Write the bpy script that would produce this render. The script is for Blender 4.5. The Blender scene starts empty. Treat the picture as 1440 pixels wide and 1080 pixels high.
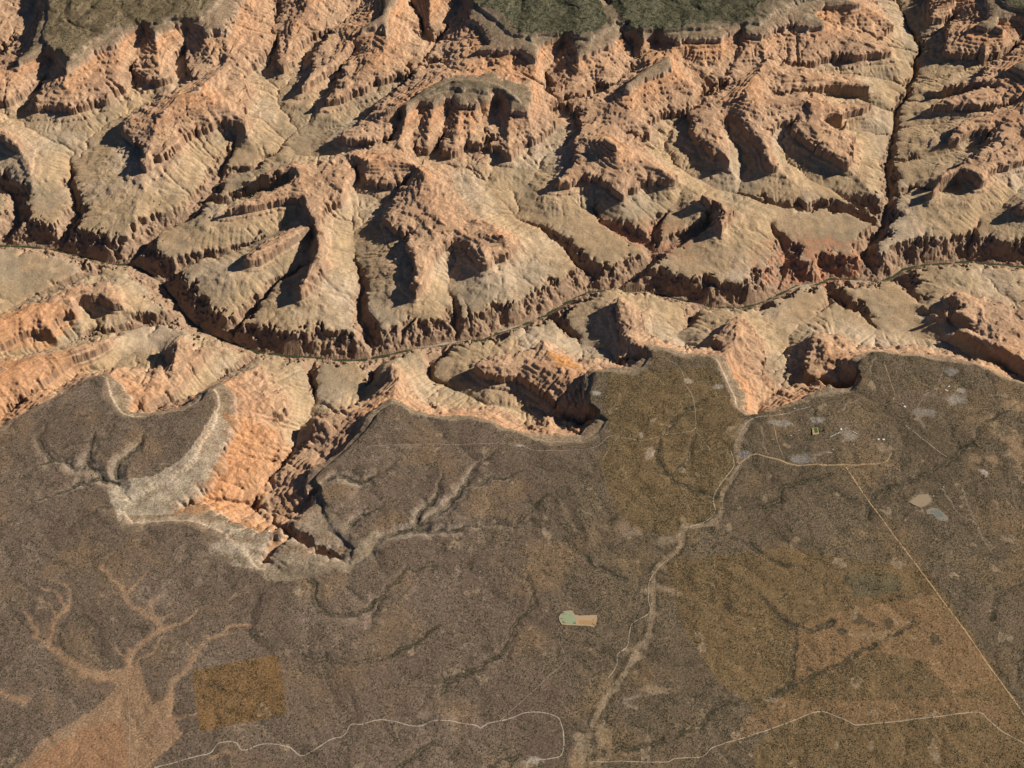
import bpy, math, random, heapq, time
import numpy as np
T0=time.time()
SC=bpy.context.scene
RAD=math.radians
# ------------------------------------------------------------------ camera, light, exposure
PITCH=RAD(50.0); HF=RAD(20.0); DIST=33000.0; ZP=2100.0
CAM=np.array([0.0,-DIST*math.cos(PITCH),ZP+DIST*math.sin(PITCH)])
cd=bpy.data.cameras.new("camera"); cam=bpy.data.objects.new("camera",cd); SC.collection.objects.link(cam)
cam.location=CAM; cam.rotation_euler=(RAD(90)-PITCH,0,0)
cd.sensor_fit='HORIZONTAL'; cd.angle=2*HF; cd.clip_start=50; cd.clip_end=200000
SC.camera=cam
SUN_EL=RAD(28.5); SUN_AZ=RAD(72)        # azimuth measured clockwise from north (+Y)
sd=bpy.data.lights.new("sun",'SUN'); sd.energy=5.0; sd.angle=RAD(0.53); sd.color=(1.0,0.90,0.77)
so=bpy.data.objects.new("sun",sd); SC.collection.objects.link(so)
so.rotation_euler=(RAD(90)-SUN_EL,0,math.pi-SUN_AZ)
w=bpy.data.worlds.new("World"); SC.world=w; w.use_nodes=True
nt=w.node_tree; nt.nodes.clear()
sky=nt.nodes.new('ShaderNodeTexSky'); sky.sky_type='NISHITA'; sky.sun_disc=False
sky.sun_elevation=SUN_EL; sky.sun_rotation=SUN_AZ; sky.altitude=2100; sky.air_density=0.55; sky.dust_density=0.2
bg=nt.nodes.new('ShaderNodeBackground'); bg.inputs['Strength'].default_value=0.05
wo=nt.nodes.new('ShaderNodeOutputWorld')
nt.links.new(sky.outputs[0],bg.inputs[0]); nt.links.new(bg.outputs[0],wo.inputs[0])
SC.cycles.diffuse_bounces=1
SC.view_settings.view_transform='Standard'; SC.view_settings.look='None'
SC.view_settings.exposure=0.42; SC.view_settings.gamma=1.0; SC.view_settings.use_curve_mapping=False
# ------------------------------------------------------------------ survey helpers: a bearing on the photograph + an elevation -> a point of the land
def ray(px,py):
    t=math.tan(HF); a=(px-720)/720*t; b=(540-py)/720*t
    return np.array([a, math.cos(PITCH)+b*math.sin(PITCH), -math.sin(PITCH)+b*math.cos(PITCH)])
def tilt(Y): return 0.016*np.clip(np.asarray(Y,float)-3000,0,20000)
def G(px,py,z,tl=True):
    d=ray(px,py); Y=0.0
    for _ in range(4):
        zz=z+(float(tilt(Y)) if tl else 0); s=(zz-CAM[2])/d[2]; Y=CAM[1]+d[1]*s
    return (CAM[0]+d[0]*s, Y)
# strata: H (0..1 position on the slope) -> elevation
HS=np.array([0,.08,.18,.28,.36,.367,.445,.455,.54,.83,.840,.94,.955,1.0])
ZS=np.array([1140,1183,1242,1300,1330,1362,1402,1625,1648,1880,2020,2058,2120,2140.])
def strat(h):
    z=np.interp(h,HS,ZS); k=np.clip((z-1648)/40,0,1)*np.clip((1880-z)/40,0,1)
    return z+7.5*k*np.sin(z*2*np.pi/51)+2.5*k*np.sin(z*2*np.pi/19)
def hinv(z): return np.interp(z,ZS,HS)
# ------------------------------------------------------------------ grid
DX=20.0; X0,X1=-19000.,19000.; Y0,Y1=-11000.,19000.
nx=int((X1-X0)/DX)//2*2; ny=int((Y1-Y0)/DX)//2*2
cx,cy=nx//2,ny//2; CD=2*DX
gx=X0+DX*(np.arange(nx)+.5); gy=Y0+DX*(np.arange(ny)+.5)
cgx=X0+CD*(np.arange(cx)+.5); cgy=Y0+CD*(np.arange(cy)+.5)
rng=np.random.RandomState(7)
def noise(X,Y,s,seed):
    r=np.random.RandomState(seed); N=256
    a=r.rand(N,N)*2*np.pi; gxv=np.cos(a).astype(np.float32); gyv=np.sin(a).astype(np.float32)
    u=X/s+1000.3; v=Y/s+1000.7
    i=np.floor(u).astype(np.int32); j=np.floor(v).astype(np.int32)
    fu=(u-i).astype(np.float32); fv=(v-j).astype(np.float32); i&=255; j&=255; i1=(i+1)&255; j1=(j+1)&255
    su=fu*fu*fu*(fu*(fu*6-15)+10); sv=fv*fv*fv*(fv*(fv*6-15)+10)
    def g(jj,ii,x,y): return gxv[jj,ii]*x+gyv[jj,ii]*y
    n=(g(j,i,fu,fv)*(1-su)+g(j,i1,fu-1,fv)*su)*(1-sv)+(g(j1,i,fu,fv-1)*(1-su)+g(j1,i1,fu-1,fv-1)*su)*sv
    return n*1.5
def fbm(X,Y,s,seed,o=4,g=.5):
    t=0;a=1
    for k in range(o): t=t+a*noise(X,Y,s/2**k,seed+17*k); a*=g
    return t
def ridged(X,Y,s,seed,o=3):
    t=0;a=1
    for k in range(o): t=t+a*(1-2*np.abs(noise(X,Y,s/2**k,seed+31*k))*1.3); a*=.5
    return t
def sample(pts,step):
    P=np.array(pts,float); out=[]
    for a,b in zip(P[:-1],P[1:]):
        n=max(1,int(np.hypot(*(b-a)[:2])/step)); t=np.arange(n)/n
        out.append(a+(b-a)*t[:,None])
    out.append(P[-1:]); return np.vstack(out)
def inpoly(X,Y,poly):
    P=np.array(poly); ins=np.zeros(X.shape,bool)
    for (xa,ya),(xb,yb) in zip(P,np.roll(P,-1,0)):
        if ya==yb: continue
        c=(ya>Y)!=(yb>Y)
        ins^=c&(X<(xb-xa)*(Y-ya)/(yb-ya)+xa)
    return ins
# ------------------------------------------------------------------ traced survey lines
#@@TRACE
RIVER=[(-60,352),(0,346),(40,348),(75,351),(115,361),(150,370),(185,374),(205,383),(225,396),(240,415),(255,437),(268,452),(282,463),(300,472),(320,481),(345,490),(365,496),(400,500),(440,503),(475,507),(505,507),(530,503),(565,495),(600,488),(640,482),(680,478),(715,463),(740,455),(765,445),(790,430),(810,418),(830,411),(865,409),(900,410),(930,415),(965,424),(1000,432),(1040,434),(1065,428),(1100,412),(1120,403),(1150,400),(1165,393),(1182,393),(1215,395),(1235,397),(1255,390),(1270,379),(1300,373),(1330,371),(1360,369),(1400,372),(1440,376),(1520,380)]
# drainages: (points, bed elevation at head, at mouth, gorge width factor)
DR=[
([(70,-40),(50,5),(30,45),(0,75),(-40,110)],1780,1480,1),
([(-30,235),(5,262),(30,288),(27,315),(5,345)],1150,760,1),
([(-40,130),(0,152),(15,165),(40,182),(68,197),(96,213)],1480,1230,1),
([(314,92),(290,108),(267,125),(240,133),(205,142),(180,158),(150,172),(125,194),(105,207),(97,215)],1480,1220,1),
([(97,215),(100,240),(97,262),(106,283),(112,300),(104,322),(88,342),(78,351)],1190,760,.8),
([(78,82),(62,112),(38,145),(20,165)],1750,1300,1),
([(202,42),(190,75),(185,105),(196,135)],1800,1300,1),
([(266,36),(253,80),(250,115),(243,131)],1800,1340,1),
([(392,-40),(388,30),(390,60),(380,83),(369,103),(386,128),(390,147),(405,164),(417,182),(397,202)],1650,1170,1),
([(397,202),(361,239),(308,258),(290,285),(262,308),(244,319),(211,339),(192,358),(182,371)],1170,755,1),
([(664,-30),(640,20),(608,68),(592,95),(583,108),(544,133),(514,150),(503,165),(478,178),(442,187),(417,188)],1750,1180,1),
([(575,-20),(583,10),(594,36),(604,60)],1700,1430,1),
([(514,0),(492,25),(461,55),(433,72),(422,103),(394,128)],1650,1260,1),
([(500,66),(464,119),(446,139),(439,164),(428,182)],1560,1210,1),
([(330,195),(325,215),(308,256)],1180,960,1),
([(405,262),(370,272),(335,283),(310,290),(294,288)],1250,980,.8),
([(415,303),(378,336),(345,350),(310,364),(270,376),(240,392),(232,402)],1280,780,.5),
([(438,322),(434,375),(386,405),(367,430),(343,450),(330,478)],1250,800,.5),
([(588,243),(572,256),(553,275),(530,295),(514,311),(494,330)],1560,1190,1),
([(505,240),(500,265),(497,300),(494,328)],1450,1190,1),
([(494,330),(497,353),(501,375),(511,400),(510,439),(517,467),(524,502)],1180,745,.8),
([(650,352),(636,362),(633,385),(633,411)],1370,1160,1),
([(633,411),(639,428),(639,467),(640,480)],1130,750,.7),
([(581,453),(558,491)],1050,760,.6),([(650,420),(664,453)],1120,1000,.5),
([(935,38),(919,64),(889,92),(869,117),(838,133),(815,152),(805,175),(800,200),(775,215),(757,235),(745,260),(730,280),(722,297)],1800,1200,1),
([(845,-20),(853,5),(872,25),(887,50),(892,85)],2050,1600,1),
([(806,48),(778,80),(765,125),(783,155),(795,168),(804,180)],1850,1330,1),
([(668,212),(657,235),(655,255),(670,262),(700,283),(722,296)],1400,1200,1),
([(590,150),(586,190),(580,217),(592,238)],1850,1350,1),([(632,150),(622,190),(610,222),(600,238)],1800,1330,1),([(676,152),(682,200),(668,222)],1750,1380,1),([(702,142),(700,225),(680,265)],1750,1210,1),
([(565,165),(548,200),(520,212),(480,215),(440,222),(415,215)],1600,1190,1),
([(722,297),(725,308),(755,322),(775,335),(790,352),(815,375),(838,392),(826,408),(812,418)],1180,760,.8),
([(1083,80),(1047,97),(1019,117),(1005,139),(983,150),(956,167),(939,189),(936,211),(958,236),(986,255),(1014,267),(1036,275)],1700,1140,1),
([(1040,42),(1036,83),(1017,108),(1008,130)],1900,1420,1),([(960,78),(975,100),(1000,125)],1700,1450,1),
([(1036,275),(1070,287),(1110,298),(1160,300),(1190,305),(1220,322)],1120,830,.6),
([(1022,172),(1030,195),(1042,215),(1050,238),(1042,260),(1036,275)],1350,1150,1),
([(1132,158),(1107,183),(1098,200),(1112,230),(1143,255),(1175,275)],1450,1140,1),([(1175,275),(1200,290),(1226,305)],1120,840,.7),
([(1250,-40),(1262,0),(1273,25),(1284,44),(1293,69),(1284,105),(1276,133),(1259,167),(1254,200)],1270,1060,.6),
([(1254,200),(1251,217),(1247,244),(1251,267),(1247,292),(1245,317),(1232,333),(1218,353),(1215,363),(1220,378),(1232,394)],1070,760,.75),
([(1480,40),(1440,55),(1409,83),(1373,97),(1318,108),(1288,114)],1600,1190,1),
([(1343,0),(1342,25),(1320,45),(1290,56)],1650,1230,1),
([(1100,92),(1130,99),(1165,100),(1190,104),(1235,108),(1278,122)],1500,1180,1),
([(1092,132),(1130,133),(1190,132),(1225,145),(1262,160)],1560,1160,1),
([(1172,180),(1210,185),(1253,195)],1260,1140,1),
([(1395,128),(1360,128),(1320,137),(1280,142)],1450,1170,1),
([(1420,150),(1380,163),(1330,170),(1285,178),(1258,182)],1500,1150,1),
([(1385,198),(1350,211),(1310,221),(1254,230)],1320,1120,1),([(1345,258),(1315,275),(1285,270),(1252,280)],1200,1000,.6),
([(1500,215),(1440,262),(1409,290),(1380,305),(1373,322)],1330,1150,1),([(1373,322),(1365,342),(1355,367)],1120,780,.7),
([(965,262),(950,285),(935,305)],1260,1120,1),([(935,305),(917,328),(915,354),(919,367),(906,378),(872,400),(866,409)],1090,760,1.0),
([(836,298),(846,315),(878,333),(914,352)],1120,930,1.3),([(1000,315),(978,333),(950,347),(920,358)],1120,930,1.3),
([(1085,320),(1100,345),(1105,375),(1095,405)],1110,800,1.2),
# south side
([(-20,452),(17,430),(61,415),(92,404),(120,394),(160,382),(180,375)],1300,780,.5),
([(-30,508),(0,500),(40,496),(85,486),(120,480),(164,470),(205,466),(250,450),(262,447)],1480,780,.5),
([(122,433),(139,455),(167,471)],1300,1180,1),
([(-30,600),(0,586),(60,553),(110,528),(158,513),(192,494),(206,470)],1600,1150,.6),([(238,522),(226,500),(215,485),(206,472)],1300,1140,.6),
([(194,582),(225,573),(255,560),(289,545),(330,524),(358,508),(372,497)],1750,800,.4),
([(352,712),(372,685),(402,655),(410,625),(425,598),(438,580)],1600,1230,1),
([(486,792),(470,780),(450,778),(430,760),(405,748)],2060,1850,1),([(405,748),(385,738),(366,724),(352,712)],1850,1560,1),([(370,800),(370,785),(385,765),(405,748)],2070,1850,1),([(450,692),(425,708),(400,725),(375,722)],1900,1660,1),
([(438,580),(438,555),(437,535),(443,506)],1160,755,.6),
([(505,562),(520,540),(527,520),(541,503)],1230,780,.5),
([(745,603),(725,590),(700,572),(683,566),(660,560),(644,550)],1500,1180,1),([(644,550),(620,543),(606,528),(604,512),(620,497),(634,484)],1150,760,.7),
([(843,600),(815,602),(785,590),(760,575),(742,572),(725,578),(700,573)],1480,1250,1),
([(900,518),(870,515),(856,494),(840,486),(813,490)],1450,1150,1),([(813,490),(812,478),(800,470),(783,455),(768,444)],1120,760,.7),
([(1008,495),(985,490),(960,482),(950,470)],1400,1160,1),([(950,470),(968,460),(978,444),(990,431)],1130,760,.7),
([(1060,588),(1078,560),(1100,545),(1115,525),(1104,505),(1106,488),(1109,470),(1125,456),(1148,445)],1700,1150,.7),([(1148,445),(1162,430),(1165,415),(1160,397)],1120,770,.8),
([(1200,545),(1165,552),(1135,542),(1112,535)],1500,1330,1),
([(1222,496),(1232,484),(1236,468)],1450,1150,1),([(1236,468),(1220,455),(1205,442),(1185,436),(1168,424)],1110,830,.7),
([(1460,552),(1440,540),(1410,520),(1375,503),(1345,487),(1318,477),(1295,473),(1262,466),(1238,464)],1500,1120,.7),
([(1352,466),(1325,450),(1300,442),(1270,448),(1240,462)],1300,1110,.7),([(1292,428),(1283,415),(1275,405),(1256,396)],1130,780,.8),
]
# ridges: (x,y,H)
RG=[
[(0,182,.5),(25,205,.5),(38,222,.48),(42,240,.42),(45,262,.3)],
[(-20,100,.75),(0,115,.7),(0,130,.6)],
[(70,60,.94),(45,74,.94),(28,82,.9),(22,105,.75),(10,130,.6)],
[(95,85,.93),(92,115,.78),(100,140,.56),(108,165,.38)],[(130,60,.92),(140,100,.66),(150,135,.55),(140,155,.38)],
[(165,45,.93),(168,85,.72),(160,120,.57),(175,140,.35)],[(215,32,.93),(222,75,.72),(225,105,.57),(215,130,.35)],[(286,25,.93),(290,60,.8),(300,88,.6)],
[(314,94,.57),(278,120,.86),(255,133,.8),(242,144,.8),(228,153,.86),(220,175,.7),(212,200,.57),(205,222,.55),(206,250,.42),(198,275,.33),(190,310,.2)],
[(278,120,.86),(300,145,.7),(325,155,.6),(340,170,.56),(350,195,.35)],[(240,150,.8),(252,180,.6),(262,212,.38),(275,235,.2)],
[(228,153,.86),(200,165,.6),(175,180,.45),(150,200,.3)],[(212,200,.57),(190,215,.4),(160,235,.25)],
[(335,-30,.95),(328,30,.85),(320,62,.78),(314,94,.6),(340,118,.5),(372,135,.3)],[(328,30,.85),(352,60,.65),(362,95,.45)],
[(440,-20,.85),(430,10,.78),(408,50,.66),(402,80,.57),(398,108,.4)],
[(560,-25,.95),(540,20,.86),(505,50,.82),(480,75,.68),(452,95,.57),(428,118,.5),(405,148,.3)],
[(540,20,.86),(545,60,.82),(530,88,.68),(500,108,.6),(470,132,.55),(450,155,.4),(440,172,.25)],[(545,60,.82),(570,80,.6),(575,100,.4)],[(530,88,.68),(535,110,.5),(530,130,.3)],
[(605,-20,.9),(604,25,.7),(603,42,.5)],
[(675,0,.97),(655,36,.83),(650,56,.73),(632,80,.57),(612,94,.4)],
[(742,52,.95),(719,67,.88),(680,68,.86),(652,76,.72),(626,88,.52)],[(690,69,.86),(685,95,.6)],
[(719,67,.88),(722,92,.72),(728,112,.78),(725,133,.95)],
[(525,157,.7),(545,153,.85),(575,143,.92),(605,130,.95),(630,116,.98),(660,115,1),(700,122,1),(725,135,.97),(738,150,.93),(745,168,.8),(748,190,.57),(742,215,.35)],
[(545,153,.85),(530,170,.65),(515,182,.6),(492,192,.55),(468,200,.38)],
[(572,146,.92),(568,175,.7),(560,205,.57),(545,215,.45)],[(612,134,.94),(606,170,.72),(600,200,.57),(598,220,.42)],[(650,124,.98),(645,165,.75),(640,200,.58),(630,222,.42)],[(688,128,.98),(660,165,.78),(660,195,.57),(655,212,.4)],[(720,140,.95),(715,180,.72),(715,205,.57),(722,225,.45),(728,250,.25)],
[(490,213,.66),(517,221,.86),(545,222,.78),(583,231,.72),(598,245,.78),(606,268,.7),(608,292,.64),(611,306,.62),(625,317,.6),(645,325,.57),(669,338,.56),(690,330,.68),(708,325,.84),(722,330,.6),(738,342,.45),(750,360,.25)],
[(593,237,.6),(600,225,.42)],[(545,222,.78),(538,250,.57),(530,268,.4)],
[(606,268,.7),(640,272,.5),(675,290,.3)],
[(625,317,.6),(605,345,.57),(597,370,.57),(590,400,.56),(584,416,.45),(580,435,.2)],
[(598,250,.75),(586,284,.68),(565,292,.6),(546,302,.56),(535,312,.38)],[(611,308,.62),(598,322,.57),(585,330,.5)],
[(640,327,.57),(648,345,.45)],[(708,325,.84),(708,345,.57),(700,375,.4),(695,400,.28)],[(674,345,.57),(684,365,.56),(690,380,.42)],
[(517,221,.86),(500,232,.7),(487,250,.6),(474,258,.57),(455,264,.56),(438,262,.56),(430,280,.55),(438,298,.56),(443,310,.57),(447,333,.57),(444,361,.56),(434,383,.56),(424,405,.55),(421,425,.42),(420,450,.22)],
[(487,250,.6),(480,275,.56),(480,295,.4)],
[(432,268,.57),(410,266,.58),(386,268,.58),(350,285,.56),(325,292,.5),(298,305,.33),(275,320,.2)],
[(437,262,.57),(425,245,.6),(412,228,.68),(398,238,.57),(370,247,.52),(345,254,.35)],
[(443,312,.57),(417,325,.57),(398,333,.57),(367,350,.56),(345,362,.52),(330,375,.4),(305,400,.22)],
[(447,333,.57),(470,350,.3)],
[(975,38,.98),(965,60,.83),(950,78,.78),(935,85,.92),(905,102,.9),(882,118,.88),(872,148,.7),(852,168,.6),(836,183,.5),(850,194,.86),(867,206,.84),(881,211,.74),(905,226,.66),(932,240,.58),(948,250,.5),(962,258,.35)],
[(935,85,.92),(958,110,.76),(980,132,.55),(990,142,.35)],[(915,100,.88),(912,135,.7),(910,160,.56),(925,185,.35)],[(885,120,.86),(882,155,.68),(878,180,.56),(885,195,.4)],[(945,95,.85),(945,130,.65),(940,150,.5)],
[(850,194,.86),(835,196,.66),(818,195,.57),(800,206,.4)],[(850,194,.86),(838,215,.6),(820,235,.5),(795,255,.45),(770,272,.35),(760,290,.2)],
[(867,206,.84),(866,230,.7),(870,250,.57),(875,272,.52),(880,290,.4)],[(905,226,.66),(915,240,.57),(925,262,.4),(915,280,.2)],
[(840,44,.98),(828,62,.93),(812,78,.86),(815,95,.8),(800,120,.57),(795,145,.38)],[(828,62,.93),(850,95,.7),(840,122,.45)],[(856,35,.98),(865,75,.8),(872,102,.5)],
[(745,50,.98),(755,80,.86),(752,110,.75),(745,140,.85)],[(752,110,.75),(770,145,.5),(780,165,.35)],
[(905,45,.97),(905,62,.8),(898,78,.6)],
[(985,38,.98),(985,60,.82),(982,75,.72),(995,95,.55)],[(1010,34,.98),(1015,65,.8),(1012,95,.5)],[(1048,35,.97),(1055,62,.78),(1030,90,.55)],
[(1062,18,.98),(1068,32,.96),(1071,60,.82),(1078,84,.7),(1062,105,.72),(1048,130,.85),(1046,150,.66),(1056,175,.58),(1076,200,.57),(1082,225,.56),(1100,245,.4),(1125,262,.25)],
[(1048,132,.83),(1025,147,.62),(1005,153,.55),(1003,175,.57),(1010,200,.56),(1025,225,.5),(1034,250,.3)],[(1003,172,.57),(985,188,.56),(983,215,.38)],[(1008,198,.56),(1003,215,.5),(1010,235,.3)],
[(1005,281,.57),(1012,300,.58),(1016,318,.5),(1017,345,.3)],[(1005,281,.57),(985,272,.48),(965,283,.3)],[(1012,296,.57),(1045,300,.38),(1075,306,.25)],
[(1068,25,.97),(1090,20,.95),(1120,20,.94),(1148,30,.92),(1163,45,.78),(1180,52,.62),(1208,58,.58),(1232,64,.57),(1255,75,.45),(1272,88,.25)],
[(1078,40,.92),(1095,62,.7),(1108,75,.57),(1112,88,.5)],[(1105,22,.92),(1122,55,.72),(1130,75,.58),(1135,90,.45)],[(1148,30,.9),(1150,60,.7),(1152,78,.57),(1158,92,.4)],
[(1100,-20,1),(1150,0,.95),(1200,3,.88),(1228,12,.78),(1245,30,.58),(1260,45,.4)],
[(1160,0,.92),(1160,30,.65)],[(1185,2,.9),(1184,32,.6),(1182,42,.57)],[(1208,4,.87),(1206,35,.57)],[(1230,14,.76),(1222,40,.56)],
[(1208,58,.57),(1210,72,.5)],[(1183,54,.6),(1180,72,.5)],[(1232,64,.57),(1236,78,.45)],
[(1078,84,.7),(1100,103,.7),(1130,109,.64),(1168,112,.58),(1190,116,.56),(1218,120,.48),(1242,132,.28)],
[(1048,130,.85),(1080,140,.7),(1120,144,.67),(1150,148,.64),(1178,155,.58),(1198,149,.56),(1228,152,.42),(1245,158,.25)],[(1176,155,.58),(1192,168,.52)],
[(1140,148,.65),(1140,172,.6),(1152,186,.58),(1175,183,.56),(1205,192,.5),(1232,202,.28)],[(1146,182,.6),(1155,203,.57),(1180,217,.57),(1192,228,.5),(1212,250,.28),(1225,275,.15)],[(1180,217,.57),(1165,240,.3)],
[(1345,-10,.95),(1322,5,.72),(1310,20,.56),(1296,30,.35)],
[(1385,28,.95),(1360,50,.72),(1335,64,.57),(1318,88,.3)],[(1388,30,.95),(1388,58,.72),(1385,76,.56),(1375,88,.35)],[(1410,35,.95),(1412,60,.7),(1405,74,.5)],
[(1480,80,.95),(1440,88,.92),(1422,92,.87),(1408,110,.7),(1400,130,.6),(1372,134,.57),(1342,140,.57),(1312,145,.52),(1290,155,.28)],[(1405,112,.66),(1372,114,.58),(1342,117,.57),(1325,122,.5),(1302,126,.3)],
[(1480,130,.9),(1440,148,.8),(1412,160,.62),(1370,172,.57),(1347,192,.55),(1312,205,.4),(1278,215,.2)],[(1370,172,.57),(1345,180,.5)],
[(1480,165,.85),(1440,188,.68),(1402,192,.57),(1385,195,.45)],
[(1480,180,.8),(1432,208,.62),(1402,222,.58),(1372,234,.57),(1346,238,.57),(1325,248,.56),(1308,278,.45),(1300,292,.33),(1295,320,.15)],[(1372,234,.57),(1384,250,.54),(1370,272,.33),(1360,300,.15)],
[(1500,255,.7),(1470,270,.58),(1437,288,.56),(1425,300,.4),(1410,330,.15)],
# south
[(-50,475,.9),(0,453,.82),(42,431,.76),(66,424,.7),(92,409,.66),(120,407,.6),(142,405,.57),(152,398,.5),(168,388,.28)],[(142,405,.57),(160,425,.48),(195,440,.3)],[(42,431,.76),(60,455,.55),(80,475,.4)],[(92,409,.66),(105,435,.5),(115,460,.35)],
[(-50,530,.95),(0,516,.86),(36,508,.8),(83,497,.7),(117,489,.6),(150,480,.5),(170,473,.3)],
[(242,526,.56),(247,500,.58),(249,480,.56),(262,470,.35)],[(238,548,.6),(252,527,.58),(275,505,.56),(300,490,.45),(320,488,.3)],[(190,586,.93),(205,565,.8),(225,556,.68),(238,548,.6)],[(146,530,.95),(160,520,.7),(180,512,.5)],
[(296,548,.97),(320,536,.76),(342,522,.6),(360,513,.57),(378,522,.42),(395,512,.2)],
[(300,578,.96),(330,576,.84),(358,570,.7),(383,562,.58),(402,575,.5),(422,560,.3)],[(325,600,.86),(360,600,.72),(395,605,.56),(405,612,.4)],[(300,650,.86),(335,655,.75),(375,655,.6)],[(280,690,.86),(310,705,.76),(335,712,.64)],
[(530,585,.96),(508,600,.82),(487,610,.72),(465,603,.6),(448,593,.57),(441,586,.35)],[(444,670,.95),(436,652,.78),(428,645,.62),(417,640,.5)],[(456,706,.95),(428,690,.84),(400,692,.68),(385,695,.56)],[(474,722,.97),(457,745,.94),(440,768,.9)],[(458,706,.96),(432,720,.89),(408,735,.83),(392,742,.85)],[(500,608,.8),(480,632,.85),(450,640,.62)],
[(322,745,.97),(350,735,.8),(360,728,.7)],[(345,790,.99),(362,765,.9),(380,745,.8)],[(440,806,.99),(425,785,.94),(410,768,.9)],[(500,760,.97),(490,775,.95)],
[(550,568,.96),(553,555,.76),(557,540,.62),(558,520,.57),(550,511,.5),(560,503,.28)],[(557,532,.57),(585,530,.35)],[(622,588,.95),(610,575,.6),(600,560,.3)],
[(838,522,.97),(820,524,.8),(800,518,.74),(782,505,.72),(770,492,.62),(764,480,.57),(755,490,.4)],[(782,505,.72),(755,512,.7),(722,510,.6),(682,514,.57),(664,519,.4),(640,520,.25)],[(830,553,.95),(810,548,.75),(790,545,.62),(775,545,.56)],[(857,590,.97),(835,585,.85),(815,578,.7),(795,570,.57)],[(820,622,.98),(815,612,.8),(805,600,.7)],[(790,500,.7),(810,505,.5)],
[(916,494,.96),(900,485,.78),(886,480,.62),(880,468,.57),(893,455,.57),(882,436,.57),(871,418,.5),(866,411,.2)],[(895,450,.57),(915,435,.35)],[(915,500,.96),(895,505,.8),(870,500,.57)],[(893,455,.57),(915,470,.42)],
[(1012,514,.97),(1022,495,.78),(1034,480,.66),(1035,463,.58),(1037,452,.55),(1045,438,.32)],[(1022,495,.76),(1010,478,.57),(1000,475,.4)],[(1040,560,.92),(1060,540,.6),(1080,520,.4)],
[(1210,512,.97),(1190,502,.78),(1168,505,.66),(1150,505,.58),(1140,500,.5)],[(1168,505,.66),(1162,488,.6),(1150,474,.58),(1146,466,.5)],[(1180,505,.7),(1188,482,.57),(1205,486,.5)],[(1180,552,.96),(1160,540,.8),(1150,528,.6),(1130,525,.45)],
[(1500,550,.97),(1470,528,.9),(1440,507,.8),(1405,487,.7),(1372,470,.6),(1350,464,.57),(1338,472,.42)],[(1440,507,.8),(1440,480,.6),(1405,462,.58),(1373,452,.58),(1345,438,.57),(1318,433,.52),(1300,430,.33)],[(1345,410,.56),(1360,418,.57),(1378,435,.57),(1390,455,.57)],[(1300,500,.96),(1290,490,.6)],[(1345,510,.96),(1335,500,.7)],
[(1380,400,.2),(1430,420,.35),(1480,440,.5)],
]
RIM_S=[(-700,800),(-300,720),(-60,640),(0,608),(30,588),(60,572),(100,550),(122,535),(140,527),(146,531),(147,561),(167,583),(192,589),(231,581),(261,575),(289,564),(294,547),(302,566),(300,581),(281,611),(267,631),(239,656),(217,667),(205,670),(185,672),(168,680),(152,672),(150,690),(156,705),(166,742),(178,750),(211,740),(250,736),(280,744),(302,752),(288,766),(300,782),(330,796),(362,802),(376,815),(400,816),(440,813),(469,801),(480,803),(494,799),(520,784),(538,760),(524,748),(508,760),(495,758),(486,739),(475,722),(456,706),(452,690),(444,672),(461,656),(483,636),(514,611),(528,592),(532,583),(550,569),(567,569),(578,581),(622,590),(644,592),(664,589),(692,594),(706,603),(739,611),(756,617),(760,625),(783,625),(825,622),(847,611),(857,606),(857,589),(844,578),(831,564),(828,553),(836,539),(839,522),(847,522),(869,526),(894,528),(908,519),(915,508),(917,492),(936,494),(969,505),(986,497),(997,500),(1008,508),(1014,522),(1028,556),(1033,575),(1047,582),(1057,583),(1093,575),(1132,564),(1179,554),(1204,547),(1212,533),(1207,514),(1218,500),(1229,494),(1246,494),(1298,500),(1334,508),(1359,512),(1373,512),(1396,522),(1415,533),(1440,540),(1520,566),(1800,640),(1800,1500),(-700,1500)]
RIM_N=[[(56,-80),(66,0),(70,20),(66,42),(62,60),(74,70),(88,62),(95,83),(112,68),(131,53),(160,40),(189,28),(208,27),(225,32),(242,20),(264,27),(286,24),(291,8),(300,-80)],
[(660,-80),(664,0),(675,8),(690,12),(715,30),(730,45),(745,47),(761,44),(785,46),(806,40),(815,50),(839,42),(852,32),(850,20),(838,-10),(846,-15),(862,5),(880,28),(893,42),(911,42),(931,39),(955,38),(978,36),(1006,31),(1039,31),(1058,20),(1069,5),(1085,-30),(1140,-80)],
[(1410,-80),(1408,-8),(1420,8),(1440,14),(1530,30),(1560,-80)]]
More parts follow.
